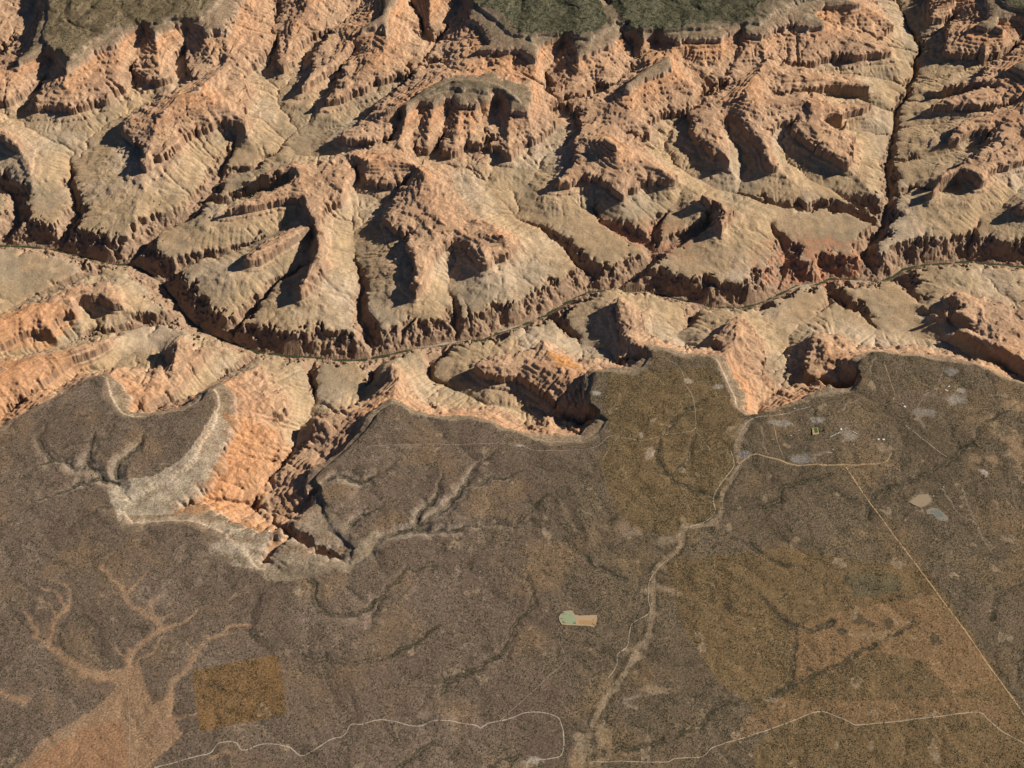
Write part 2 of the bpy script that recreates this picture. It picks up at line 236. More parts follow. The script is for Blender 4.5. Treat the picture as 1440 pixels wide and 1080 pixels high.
#@@END
CONTOUR=[([(330,590),(328,600),(318,625),(305,647),(292,678),(267,705),(239,720),(205,722),(190,712)],.86),
 ([(322,752),(345,764),(362,772)],.95),([(395,786),(430,790),(455,783)],.95),([(166,700),(180,705)],.965),([(205,690),(240,680),(270,650),(290,618)],.945)]
def wpts(line): return [G(x,y,float(strat(h)))+(h,) for x,y,h in line]
cons=[]   # x,y,H samples
gorge=[]  # x,y,bed,width
riv=[G(x,y,745,False) for x,y in RIVER]
rs=sample(riv,25); 
cons.append((rs[:,0],rs[:,1],np.full(len(rs),.04),True))
rg_=sample(riv,60); gorge+= [(a,b,742.0,1.0,34.0) for a,b in rg_]
for pts,z0,z1,wf in DR:
    L=np.r_[0,np.cumsum([math.dist(a,b) for a,b in zip(pts[:-1],pts[1:])])]; L/=L[-1]
    zz=z0+(z1-z0)*L if (z0<1210 or z1>1500) else z1+(z0-z1)*(1-L)**1.35
    P=[G(x,y,z,z>1150)+(z,) for (x,y),z in zip(pts,zz)]
    P=sample(P,60); P=P.copy(); wq=95*fbm(P[:,0],P[:,1],560,41,3); wr=95*fbm(P[:,0],P[:,1],560,47,3); P[:,0]+=wq; P[:,1]+=wr
    s=sample(P,25); hz=hinv(s[:,2]-0); hz=np.where(s[:,2]<1160,.05,np.maximum(hz,.05)); cons.append((s[:,0],s[:,1],hz,True))
    s=sample(P,60); s=s[s[:,2]<1235]
    gorge+=[(a,b,c,wf,8.0) for a,b,c in s]
for r in RG:
    s=sample(wpts(r),25); cons.append((s[:,0],s[:,1],s[:,2],False))
for pts,h in CONTOUR:
    s=sample([G(x,y,float(strat(h)))+(h,) for x,y in pts],25); cons.append((s[:,0],s[:,1],s[:,2],False))
rimS=[G(x,y,2130) for x,y in RIM_S]; rimN=[[G(x,y,2130) for x,y in r] for r in RIM_N]
# ------------------------------------------------------------------ coarse H field by relaxation between the traced lines
CX,CY=np.meshgrid(cgx,cgy)
wx=CX+fbm(CX,CY,500,91,3)*50; wy=CY+fbm(CX,CY,500,191,3)*50
pS=inpoly(wx,wy,rimS); pN=np.zeros_like(pS)
wx2=CX+fbm(CX,CY,800,95,4,.6)*150; wy2=CY+fbm(CX,CY,800,195,4,.6)*150
for r in rimN: pN|=inpoly(wx2,wy2,r)
num=np.zeros((cy,cx)); den=np.zeros((cy,cx))
for xs,ys,hs,isd in cons:
    i=((xs-X0)/CD).astype(int); j=((ys-Y0)/CD).astype(int); k=(i>=0)&(i<cx)&(j>=0)&(j<cy)
    wgt=3.0 if isd else 1.0
    np.add.at(num,(j[k],i[k]),hs[k]*wgt); np.add.at(den,(j[k],i[k]),wgt)
pl=pS|pN; num[pl]=1.0; den[pl]=1.0
def relax(num,den,H,it):
    C=den>0; V=np.where(C,num/np.maximum(den,1e-9),0)
    H=np.where(C,V,H)
    for _ in range(it):
        P=np.pad(H,1,mode='edge')
        N=(P[:-2,1:-1]+P[2:,1:-1]+P[1:-1,:-2]+P[1:-1,2:])*.25
        H=np.where(C,V,H+1.0*(N-H))
    return H
pyr=[(num,den)]
for _ in range(5):
    n,d=pyr[-1]; a,b=n.shape; a2,b2=a//2*2,b//2*2
    f=lambda q:np.pad(q,((0,a%2),(0,b%2)))
    n,d=f(n),f(d); a,b=n.shape
    n=n.reshape(a//2,2,b//2,2).sum((1,3)); d=d.reshape(a//2,2,b//2,2).sum((1,3)); pyr.append((n,d))
H=np.full(pyr[-1][0].shape,.4)
for lv,(n,d) in reversed(list(enumerate(pyr))):
    if H.shape!=n.shape:
        H=np.repeat(np.repeat(H,2,0),2,1)[:n.shape[0],:n.shape[1]]
    H=relax(n,d,H,300 if lv>2 else 90)
print('relax',time.time()-T0)
# ------------------------------------------------------------------ gullying: water routed over the slopes cuts tributaries into H
amp=np.clip((1-H)*4,0,1)*np.clip(H*5,0.15,1)
H=H+amp*(.06*fbm(CX,CY,1100,3,4,.38)+.02*(ridged(CX+80*fbm(CX,CY,400,5,2),CY+80*fbm(CX,CY,400,6,2),600,8,3)*.5-.3))
def gully(Z,mask,seeds,K,its,m=.5):
    ny_,nx_=Z.shape; n=ny_*nx_
    for it in range(its):
        z=Z.ravel().tolist(); st=bytearray((~mask).ravel().astype(np.uint8).tobytes())
        par=[-1]*n; order=[]; hp=[]
        for s in np.flatnonzero(seeds.ravel()).tolist():
            hp.append((z[s],s)); st[s]=1
        heapq.heapify(hp); pop=heapq.heappop; push=heapq.heappush
        nb=(1,-1,nx_,-nx_,nx_+1,nx_-1,-nx_+1,-nx_-1); dl=(1,1,1,1,.7071,.7071,.7071,.7071)
        while hp:
            e,c=pop(hp); order.append(c)
            for o in nb:
                q=c+o
                if not st[q]:
                    st[q]=1; par[q]=c; zq=z[q]; push(hp,(zq if zq>e else e+1e-7,q))
        # steepest receivers
        Zp=np.pad(Z,1,constant_values=9); best=np.zeros((ny_,nx_)); rec=np.full((ny_,nx_),-1,np.int64)
        idx=np.arange(n).reshape(ny_,nx_); mp=np.pad(mask,1)
        for dj,di,w_ in ((0,1,1),(0,-1,1),(1,0,1),(-1,0,1),(1,1,.7071),(1,-1,.7071),(-1,1,.7071),(-1,-1,.7071)):
            s=(Z-Zp[1+dj:1+dj+ny_,1+di:1+di+nx_])*w_; ok=(s>best)&mp[1+dj:1+dj+ny_,1+di:1+di+nx_]
            best=np.where(ok,s,best); rec=np.where(ok,idx+dj*nx_+di,rec)
        rec=rec.ravel().tolist(); A=[1.0]*n
        pos=[0]*n
        for k,c in enumerate(order): pos[c]=k
        for c in order:
            r=rec[c]
            if r>=0 and par[c]>=0 and pos[r]<pos[c]: par[c]=r
        for c in reversed(order):
            p=par[c]
            if p>=0: A[p]+=A[c]
        for c in order:
            p=par[c]
            if p>=0:
                f=K*A[c]**m
                if f>3: f=3.0
                zp=z[p]
                if z[c]>zp: z[c]=(z[c]+f*zp)/(1+f)
        Z=np.array(z).reshape(ny_,nx_)
    return Z,np.array(A).reshape(ny_,nx_)
m=~pl; m[0]=m[-1]=False; m[:,0]=m[:,-1]=False
seeds=np.zeros_like(m); i=((rs[:,0]-X0)/CD).astype(int); j=((rs[:,1]-Y0)/CD).astype(int); k=(i>1)&(i<cx-2)&(j>1)&(j<cy-2); seeds[j[k],i[k]]=True
seeds&=m
Hc,A=gully(H,m,seeds,.055,4)
H=np.where(pl,1.0,Hc)
print('gully',time.time()-T0)
def up2(a):
    P=np.pad(a,1,mode='edge'); r=np.empty((a.shape[0]*2,a.shape[1]*2))
    c=P[1:-1,1:-1]; l=P[1:-1,:-2]; rr=P[1:-1,2:]; d=P[:-2,1:-1]; u=P[2:,1:-1]; dl=P[:-2,:-2]; dr=P[:-2,2:]; ul=P[2:,:-2]; ur=P[2:,2:]
    r[0::2,0::2]=(9*c+3*l+3*d+dl)/16; r[0::2,1::2]=(9*c+3*rr+3*d+dr)/16
    r[1::2,0::2]=(9*c+3*l+3*u+ul)/16; r[1::2,1::2]=(9*c+3*rr+3*u+ur)/16
    return r
Hf=up2(H); XX,YY=np.meshgrid(gx,gy)
plS=up2(pS.astype(float)); plN=up2(pN.astype(float))
am=np.clip((1-Hf)*6,0,1)*np.clip(Hf*4,.1,1)
Hf=Hf+am*(1-.55*np.clip((Hf-.47)*10,0,1))*(.012*fbm(XX,YY,160,55,3)+.008*ridged(XX,YY,110,77,2)*.5)
Zs=strat(np.clip(Hf,0,1.0))            # untilted strata elevation
TL=tilt(YY); Z=Zs+TL
Z+=am*np.clip(1.3-Hf,0,1)*(58*fbm(XX+200*noise(XX,YY,900,211),YY,1200,213,3,.38)+18*(ridged(XX,YY+200*noise(XX,YY,700,212),520,215,3)*.5-.3))*np.clip(Hf*9,.25,1)
Z+=np.clip((Zs-1430)/120,0,1)*np.clip((2000-Zs)/120,0,1)*34*(ridged(XX+160*noise(XX,YY,500,221),YY+160*noise(XX,YY,500,222),520,223,4)*.5-.35)
# talus flutes and small roughness
Z+=am*3.5*fbm(XX,YY,120,201,3)
print('strat',time.time()-T0)
# ------------------------------------------------------------------ inner gorges
GW=fbm(XX,YY,620,301,5,.6); wX=XX+GW*150; wY=YY+fbm(XX,YY,620,333,5,.6)*150
rf=1+.26*ridged(XX,YY,620,361,4)*.7+.13*ridged(XX,YY,150,365,2)
Gz=np.full(Z.shape,9999.)
for a,b,c,wf,w0 in gorge:
    R=(1250-c)/.6*wf+350
    i0=max(0,int((a-R-X0)/DX)); i1=min(nx,int((a+R-X0)/DX)+2); j0=max(0,int((b-R-Y0)/DX)); j1=min(ny,int((b+R-Y0)/DX)+2)
    if i0>=i1 or j0>=j1: continue
    sl=(slice(j0,j1),slice(i0,i1))
    d=np.hypot(XX[sl]-a,YY[sl]-b); dw=np.hypot(wX[sl]-a,wY[sl]-b)
    de=np.where(d<140,d*(.5)+dw*.5,dw)*rf[sl]; de=np.minimum(de,d*1.6)
    g=c+np.maximum(0,de-w0)*(.66/wf)
    np.minimum(Gz[sl],g,out=Gz[sl])
rimT=1090+TL*.6+28*fbm(XX,YY,700,371,3)
Gz=np.where(Gz>rimT,rimT+(Gz-rimT)*4.5,Gz)
ing=Gz<Z-2
Z=np.minimum(Z,Gz)
Zg=np.where(ing,Z,9999)
print('gorge',time.time()-T0)
#@@PLATEAU
# run-off on the finished slopes: flutes in the gorge walls, notches in the cliffs
def down2(a): return a.reshape(cy,2,cx,2).mean((1,3))
Zc=down2(Z); Zr=Zc+np.where(down2(ing.astype(float))>.3,16,9)*fbm(CX,CY,260,601,3)
Zn,A2=gully(Zr,m,seeds,.06,2,.42)
dZ=np.clip(Zn-Zc,-110,40); dZ[~m]=0; P_=np.pad(dZ,1,mode='edge'); dZ=.5*dZ+.125*(P_[:-2,1:-1]+P_[2:,1:-1]+P_[1:-1,:-2]+P_[1:-1,2:]); dZ=up2(dZ)
Z=Z+dZ; del Zr,Zn
zl=Z-TL; kl=np.clip((zl-1430)/40,0,1)*np.clip((1960-zl)/40,0,1)
zq=zl+14*fbm(XX,YY,1500,611,2); Z=Z+kl*(8.2*np.sin(zq*2*np.pi/54)+3.0*np.sin(zq*2*np.pi/21)); kl2=np.clip((zl-1180)/30,0,1)*np.clip((1400-zl)/30,0,1); Z=Z+kl2*4.5*np.sin(zq*2*np.pi/64)
print('flutes',time.time()-T0)

# washes on the south plateau: (points, half width px, depth m, bank reach m, kind)
WASH=[
([(0,678),(42,661),(75,647),(94,650),(106,656),(122,651),(139,667),(150,676),(166,682)],45,330),
([(42,705),(78,694),(111,680),(139,672)],35,260),([(203,611),(189,630),(169,647),(164,670)],60,330),
([(136,605),(128,625),(122,651)],30,260),([(67,594),(55,622),(75,647)],22,240),([(117,725),(150,712),(170,716)],30,220),
([(750,719),(733,736),(681,737),(642,744),(606,747),(583,744),(539,753),(517,778),(494,790)],55,330),
([(697,636),(669,656),(653,681),(628,711),(586,740)],45,300),([(740,662),(683,675),(653,684)],28,220),
([(622,667),(614,694),(589,722),(583,742)],40,280),([(558,647),(528,669),(500,676),(478,667),(456,676)],45,300),([(531,714),(511,722),(489,740)],35,220),
([(628,794),(572,802),(558,819),(528,844),(506,861),(472,865),(453,858),(442,845),(440,816),(406,805),(372,791)],22,260),
([(742,808),(753,849),(722,877),(722,897),(689,930),(633,958),(622,974)],14,200),
([(1100,977),(1053,986),(1011,994),(983,1019),(944,1038),(878,1052),(833,1063)],16,200),
([(1284,872),(1246,899),(1207,919),(1159,944),(1115,961),(1090,977)],14,180),
([(1011,714),(1040,714),(1090,706),(1107,683),(1165,668)],12,200),([(931,619),(925,644),(950,678),(1003,700)],16,180),([(978,611),(967,644),(950,669)],18,200),
([(990,560),(950,589),(939,611)],16,220),([(875,718),(856,739)],12,150),([(767,694),(750,714),(728,733)],12,160),
([(1429,569),(1387,594),(1365,622),(1337,647),(1290,672),(1234,694),(1218,728)],16,220),([(1121,886),(1116,936),(1115,961)],12,130),([(1068,833),(1100,870),(1135,884),(1173,874)],10,130),
([(1440,820),(1410,835),(1395,870)],12,150),([(620,880),(560,915),(500,930),(430,925)],10,220),([(730,1060),(690,1080)],12,160),([(614,1040),(560,1080)],10,150),([(800,760),(830,790),(880,815)],10,150),([(1000,770),(1040,760),(1090,790),(1130,800)],12,150),
]
WASH_MAIN=[(1056,588),(1036,625),(1039,656),(1017,689),(1008,731),(961,742),(958,767),(922,800),(919,830),(918,863),(908,902),(889,927),(867,963),(847,991),(825,1036),(819,1066),(812,1110)]
def GP(px,py): return G(px,py,2120,False)
def curve(pts,step,jit=0,seed=1):
    P=np.array([GP(*p) for p in pts]); n=len(P); t=np.arange(n); m_=max(2,int(np.hypot(*np.diff(P,axis=0).T).sum()/step))
    tt=np.linspace(0,n-1,m_)
    # Catmull-Rom
    i=np.clip(tt.astype(int),0,n-2); u=(tt-i)[:,None]
    g=lambda k:P[np.clip(k,0,n-1)]
    a,b,c,d=g(i-1),g(i),g(i+1),g(i+2)
    Q=.5*((2*b)+(-a+c)*u+(2*a-5*b+4*c-d)*u*u+(-a+3*b-3*c+d)*u**3)
    if jit: Q=Q+jit*np.stack([fbm(Q[:,0],Q[:,1],260,seed,2),fbm(Q[:,0],Q[:,1],260,seed+5,2)],-1)
    return Q
def dist_to(P,R,frac=False):
    D=np.full(Z.shape,1e4); Fr=np.zeros(Z.shape) if frac else None; nP=len(P)
    for q_,(a,b) in enumerate(P):
        i0=max(0,int((a-R-X0)/DX)); i1=min(nx,int((a+R-X0)/DX)+2); j0=max(0,int((b-R-Y0)/DX)); j1=min(ny,int((b+R-Y0)/DX)+2)
        if i0>=i1 or j0>=j1: continue
        sl=(slice(j0,j1),slice(i0,i1)); dn=np.hypot(XX[sl]-a,YY[sl]-b)
        if frac: Fr[sl]=np.where(dn<D[sl],q_/max(1,nP-1),Fr[sl])
        np.minimum(D[sl],dn,out=D[sl])
    return (D,Fr) if frac else D
und=20*fbm(XX,YY,2600,401,3)+6*fbm(XX,YY,420,431,3)
wrp=fbm(XX,YY,1400,441,3)*300
dend=ridged(XX+wrp,YY-wrp,1500,445,4)
und=und-17*np.clip(dend-.2,0,2)
cut=np.zeros(Z.shape); washcore=np.zeros(Z.shape); thread=np.zeros(Z.shape); fbm_t=fbm(XX,YY,350,447,2); bank=np.zeros(Z.shape)
for k,(pts,dep,R) in enumerate(WASH):
    dep=dep*(1.7 if k<12 else 1.3); R=R*.8; D,Fr=dist_to(curve(pts,30,60,700+k),R*1.6,True); tp=np.clip(.12+1.6*Fr,0,1) if k<12 else np.clip(.55+1.0*Fr,0,1); D=D/np.clip(tp,.35,1)
    De=D*(1+.3*GW); t=np.clip(1-De/R,0,1); cut=np.maximum(cut,dep*tp*(t**1.3)); bank=np.maximum(bank,t*tp*dep/50); washcore=np.maximum(washcore,np.clip(1.7-np.abs(De)/46,0,1)); thread=np.maximum(thread,np.clip(1.6-np.abs(D+9*fbm_t)/15,0,1)*np.clip(.75+1.5*fbm_t,0,1))
wm=curve(WASH_MAIN,50,30,801); Dm=dist_to(wm,300); wmain=np.clip(1.5-Dm*(1+.9*GW+.8*fbm_t)/52,0,1)*np.clip(.8+1.2*fbm(XX,YY,180,449,3),.15,1); cut=np.maximum(cut,12*np.clip(1-Dm/250,0,1))
ZP_=2128+und-.003*np.clip(-YY,0,9e9)-cut
nd=ridged(XX+wrp,YY*.8+wrp,1700,455,4); nb=2175-55*np.clip(nd,0,2)+6*fbm(XX,YY,200,461,2)
wtop=np.clip((Zs-1990)/150,0,1); wtop=wtop*wtop*(3-2*wtop)
south=YY<4500
Z=Z+wtop*(np.where(south,ZP_,nb)-2140)
print('plateau',time.time()-T0)
# ------------------------------------------------------------------ colour of the ground (albedo of rock, soil and scrub, some cliff shade painted on steep faces)
def C(*a): return np.array(a,float)
n1=fbm(XX,YY,1800,501,4); n2=fbm(XX,YY,300,521,4); n3=fbm(XX,YY,60,541,2); wn=rng.rand(ny,nx)
zz=Z-TL+10*n2-wtop*(np.where(south,ZP_,nb)-2140)
zk=[1100,1150,1180,1260,1350,1402,1412,1620,1645,1680,1720,1800,1860,1885,1985,1995,2050,2058,2106,2120]
cl=np.array([(.36,.25,.16),(.36,.28,.18),(.37,.29,.19),(.39,.31,.20),(.43,.33,.22),(.46,.34,.23),(.40,.28,.19),(.39,.265,.175),(.47,.335,.22),(.43,.29,.185),(.40,.265,.17),(.46,.285,.17),(.47,.285,.165),(.46,.36,.26),(.46,.36,.27),(.27,.22,.155),(.26,.215,.15),(.42,.36,.27),(.40,.34,.26),(.20,.165,.12)])*np.array([1.20,1.10,1.02])
col=np.stack([np.interp(zz,zk,cl[:,q]) for q in range(3)],-1)
bd=np.interp(zz,np.arange(700,2300,9),rng.rand(len(np.arange(700,2300,9))))-.5
col*=(1+.34*bd*np.clip((zz-1400)/100,0,1))[...,None]
tv=np.clip(1-(zz-1400)/80,0,1)[...,None]; q1=np.clip(fbm(XX+300*n2,YY,2300,581,4)*1.5+.1,0,1)[...,None]; q2=np.clip(-fbm(XX,YY+300*n2,1500,583,4)*1.6,0,1)[...,None]
col=col*(1-.55*tv*q1)+C(.53,.43,.32)*.55*tv*q1; col=col*(1-.55*tv*q2)+C(.29,.24,.165)*.55*tv*q2
uv=np.clip((zz-1420)/80,0,1)[...,None]; col=col*(1-.4*uv*q1)+C(.55,.38,.25)*.4*uv*q1; col=col*(1-.4*uv*q2)+C(.32,.215,.15)*.4*uv*q2
gor=np.stack([np.interp(Z+12*n2,[740,900,1060,1110,1160],v) for v in ((.34,.33,.34,.34,.36),(.235,.225,.235,.245,.27),(.16,.15,.16,.165,.18))],-1)
col=np.where((Z-TL*.6<1105)[...,None],gor,col)
def patch(poly,soft=60,seed=1,z=2120):
    P=[G(x,y,z,z<2000) for x,y in poly]; wxx=XX+soft*fbm(XX,YY,200,seed,3); wyy=YY+soft*fbm(XX,YY,200,seed+9,3)
    return inpoly(wxx,wyy,P)
def mixc(mask,c,a):
    global col
    a=(np.asarray(mask,float)*a)[...,None]; col=col*(1-a)+np.array(c)*a
# red shale of the side canyons
for po in ([(840,290),(880,300),(960,320),(1040,350),(1060,330),(1120,330),(1215,350),(1200,385),(1120,395),(1040,385),(1000,372),(900,355),(850,320)],[(1140,330),(1225,345),(1215,385),(1150,395),(1100,370)]):
    mixc(patch(po,260,31,1100)*np.clip((1250-zz)/90,0,1)*np.clip(.6+1.2*n2,0,1),(.42,.22,.135),.75)
for po in ([(-20,440),(60,420),(110,430),(60,470),(-20,480)],[(-20,510),(90,490),(120,500),(60,560),(-20,600)],[(270,600),(330,590),(410,610),(360,720),(240,735),(290,670)]):
    mixc(patch(po,90,33,1750),(.60,.29,.13),.45)
mixc(patch([(455,660),(520,625),(560,628),(520,680),(470,690)],30,38),(.30,.25,.19),.0)
mixc(patch([(298,575),(322,592),(325,610),(300,655),(285,690),(240,722),(180,722),(168,735),(150,690),(150,668),(185,660),(240,645),(280,600)],30,35,2080)*np.clip(.8+.5*n2+.5*n3,0,1),(.50,.42,.31),.85)
mixc(patch([(320,738),(345,745),(350,740),(385,750),(430,735),(440,715),(480,735),(500,740),(545,740),(530,780),(490,800),(445,820),(375,820),(290,775)],60,36,2080)*np.clip((zz-1900)/60,0,1)*np.clip(.55+.9*n2+.4*n3,0,1),(.44,.37,.28),.75)
mixc(patch([(768,495),(800,500),(820,520),(785,518)],30,37,1700),(.55,.26,.08),.7)
col*=(1+.15*n2+.10*n3+.28*(wn-.5))[...,None]
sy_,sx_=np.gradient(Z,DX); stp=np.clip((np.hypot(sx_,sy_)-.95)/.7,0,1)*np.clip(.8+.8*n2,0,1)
mixc(stp*(zz>1130),(.25,.175,.125),.62)  # steep faces browned: varnished rock, plus cliff shade painted into the colour
# drainage bottoms carry paler gravel
Af=up2(np.log10(np.maximum(A2,1))); col*=(1+.10*np.clip(Af-1.8,0,1)-.05*np.clip(1-Af,0,1))[...,None]
# --- south plateau: soil with pinyon and juniper scrub
vr=np.clip((XX+600+1500*n1)/3000,0,1)[...,None]
soil=C(.190,.141,.104)*(1-vr)+C(.168,.128,.085)*vr
soil=soil*(1+.22*n1+.12*n2+.12*n3)[...,None]
ogm=np.clip(fbm(XX,YY,1500,551,4)*1.6-.15,0,1)[...,None]; soil=soil*(1-.45*ogm)+C(.28,.185,.10)*.45*ogm
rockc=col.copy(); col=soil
pale=np.clip(bank*1.1+.5*n2-.25,0,1)*np.clip((Dm-500)/400,0,1); west=np.clip((-XX+1500)/2500,0,1)
mixc(np.clip(pale*1.2,0,1)*west,(.37,.30,.225),.65)
mixc(np.clip((dend-1.35)*2.2,0,1)*(1-bank.clip(0,1)),(.085,.072,.050),.6)
mixc(np.clip((.25-dend)*1.5,0,1),(.23,.165,.115),.35)
def strokes(lst,c,a,seed,wscale=1.0):
    for k,(pts,wpx) in enumerate(lst):
        wm_=wpx*14.5*wscale; D,Fr=dist_to(curve(pts,30,55,seed+k),wm_*1.5+60,True); D=D/(1.08-.55*Fr); mixc(np.clip(1.3-D*(1+.45*n2+.35*n3)/(wm_*.5+12),0,1),c,a)
# patches
mixc(patch([(855,525),(1000,515),(1045,590),(1035,650),(1010,720),(950,750),(900,745),(868,722),(842,648),(860,615),(850,570)],12,61),(.20,.138,.068),.7)
mixc(patch([(938,790),(1100,770),(1300,800),(1340,850),(1440,1000),(1600,1200),(1080,1200),(1060,1060),(1062,1050),(1090,1020),(1050,985),(1010,960),(985,920),(960,880)],12,63),(.21,.142,.07),.7)
mixc(patch([(1115,886),(1151,866),(1234,849),(1315,836),(1333,855),(1384,924),(1405,955),(1340,975),(1300,930),(1230,915),(1165,945),(1120,955)],25,65),(.27,.17,.092),.75)
mixc(patch([(1015,1055),(1050,1010),(1100,980),(1200,985),(1340,980),(1400,985),(1430,1030),(1370,1000),(1215,1018),(1151,1000),(1040,1040)],25,67),(.26,.165,.09),.65)
mixc(patch([(1183,806),(1262,805),(1275,828),(1205,842)],15,69),(.12,.125,.085),.45)
mixc(patch([(270,943),(388,919),(392,925),(403,1003),(281,1028)],4,71),(.235,.134,.052),.72)
for x,y,r in ((1205,868,9),(1184,887,7),(1170,872,7),(1249,876,8),(1314,898,9),(1225,878,4),(1173,912,6),(1140,940,6)):
    mixc(dist_to([GP(x,y)],r*18)*(1+.8*n2)<r*13,(.09,.075,.052),.7)
mixc(patch([(-20,1130),(15,1080),(45,1060),(60,1040),(120,1005),(140,990),(165,962),(150,955),(120,950),(112,935),(130,945),(178,938),(195,930),(205,965),(215,988),(228,985),(238,975),(245,985),(238,1010),(258,1030),(240,1050),(215,1070),(205,1130)],35,73),(.33,.215,.13),.88)
mixc(patch([(20,1130),(45,1070),(110,1025),(165,1010),(175,1040),(180,1130)],60,74),(.34,.19,.105),.7)
strokes([([(178,948),(140,952),(112,937),(85,920),(68,905),(72,890),(80,868),(95,850)],11),([(52,890),(42,872),(35,860)],6),([(95,855),(78,835),(60,825)],4),([(180,945),(182,925),(178,910)],7),([(180,925),(200,905),(222,887),(222,872),(200,860),(180,845),(172,828),(150,808)],9),([(180,835),(205,805)],4),([(215,870),(213,850),(225,838)],5),([(225,885),(255,875),(268,868),(275,858)],6),([(190,930),(215,915),(230,895)],4),([(235,990),(243,962),(262,942),(275,918),(292,900),(310,890),(335,878),(350,880)],8),([(30,985),(0,975)],12),([(68,905),(58,902),(48,892)],4),([(80,868),(70,850),(55,845)],4),([(95,850),(100,838),(92,822),(70,815)],4),([(222,872),(232,868),(245,862)],4),([(275,918),(265,905),(268,895)],3),([(200,860),(210,845)],4),([(150,808),(140,795)],5),([(310,890),(330,892)],3),([(178,925),(165,912),(160,900)],3),([(235,1010),(262,1008),(275,1002)],5),([(300,1065),(320,1055)],8)],(.36,.235,.142),.85,1100,1.0)
for x,y,rx,ry,c in ((1430,632,18,22,(.30,.20,.12)),(1395,646,9,5,(.30,.20,.12)),(1425,570,24,10,(.29,.20,.12)),(1398,594,9,12,(.28,.2,.12)),(1375,645,8,8,(.29,.2,.12)),(1296,702,16,9,(.38,.30,.2)),(1345,561,18,6,(.30,.28,.25)),(1352,548,8,4,(.36,.34,.3)),(1340,522,14,5,(.30,.28,.25)),(1385,666,6,7,(.50,.44,.38)),(1195,612,14,8,(.36,.31,.24)),(1125,645,14,8,(.30,.28,.25)),(1152,590,12,4,(.36,.33,.28)),(1048,638,11,6,(.27,.26,.25)),(840,553,7,4,(.42,.4,.37)),(730,626,7,2,(.52,.48,.44)),(916,634,6,7,(.42,.34,.25)),(902,612,4,6,(.40,.33,.25)),(967,536,6,5,(.42,.36,.28)),(1010,543,8,3,(.40,.36,.3)),(1095,594,14,4,(.32,.30,.27)),(750,1068,9,5,(.48,.44,.36)),(850,1040,12,14,(.33,.24,.14)),(820,1070,18,12,(.34,.24,.14)),(925,970,22,5,(.33,.24,.15)),(935,760,16,6,(.28,.22,.15)),(1230,892,40,5,(.30,.22,.13)),(880,745,26,8,(.27,.2,.14)),(1300,580,20,6,(.28,.25,.21))):
    a,b=GP(x,y); q=np.hypot((XX-a)/(rx*16.),(YY-b)/(ry*21.))*(1+.55*n2+.25*n3); mixc(np.clip(2.2-2*q,0,1),c,.65)
strokes([([(1232,506),(1225,522),(1248,553)],1.5),([(1248,653),(1284,669),(1296,678)],1.2),([(1326,686),(1346,719),(1373,739),(1390,769),(1429,796)],1.5),([(1355,690),(1375,740),(1400,770)],1.2),([(830,725),(815,715)],1.5),([(825,783),(838,795),(850,805)],3),([(850,1002),(844,1030),(828,1058),(833,1068)],1.5),([(893,995),(880,985),(925,972),(945,976)],4),([(1185,575),(1210,560),(1230,545)],1.2),([(1300,600),(1290,570),(1320,540),(1325,515)],1.2),([(1150,640),(1170,636)],3),([(1070,600),(1075,630),(1082,640)],1.2)],(.36,.29,.21),.6,1200)
mixc(washcore*np.clip(.75+.9*n2,.2,1),(.070,.060,.040),.9)
mixc(thread,(.31,.24,.17),.75)
mixc(np.clip(1-np.abs(Dm-95)/45,0,1)*np.clip(.7+n2,0,1),(.070,.060,.042),.75)
mixc(wmain,(.31,.235,.155),.85)
lum0=col.mean(-1).copy(); sp=rng.rand(ny,nx); sp2=noise(XX,YY,34,571)
col=col*(1+.50*(sp-.5)+.30*sp2)[...,None]
scol=np.where((sp>.78)[...,None],col*.6,col); scol=np.where((sp<.08)[...,None],scol*1.7,scol)
vegN=(C(.165,.155,.10)+C(.07,.025,.01)*np.clip((-XX-6000)/3000,0,1)[...,None])*(1+.35*n2-.25*np.clip(nd,0,1))[...,None]*(1+(wn-.5)*.5)[...,None]
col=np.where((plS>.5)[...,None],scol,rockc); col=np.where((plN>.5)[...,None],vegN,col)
se=(south&(XX>-5200))*np.clip((zz-2040)/20,0,1)*(plS<.5)*(1-patch([(1000,505),(1014,500),(1050,560),(1058,590),(1035,585)],20,39,2090)); col=col*(1-.7*se[...,None])+C(.24,.19,.13)*.7*se[...,None]
pr=np.clip((zz-2050)/10,0,1)*(~south)*(plN<.5)*np.clip(.6+1.2*n2,0,1); col=col*(1-.8*pr[...,None])+C(.20,.17,.11)*.8*pr[...,None]
# scattered scrub on the highest slopes below the rims
hi=np.clip((zz-1990)/60,0,1)*(sp>.62); col=np.where((hi>.3)[...,None]&(plS<.5)[...,None]&(plN<.5)[...,None],col*.62,col)
col=np.clip(col,.01,.9)
print('colour',time.time()-T0)
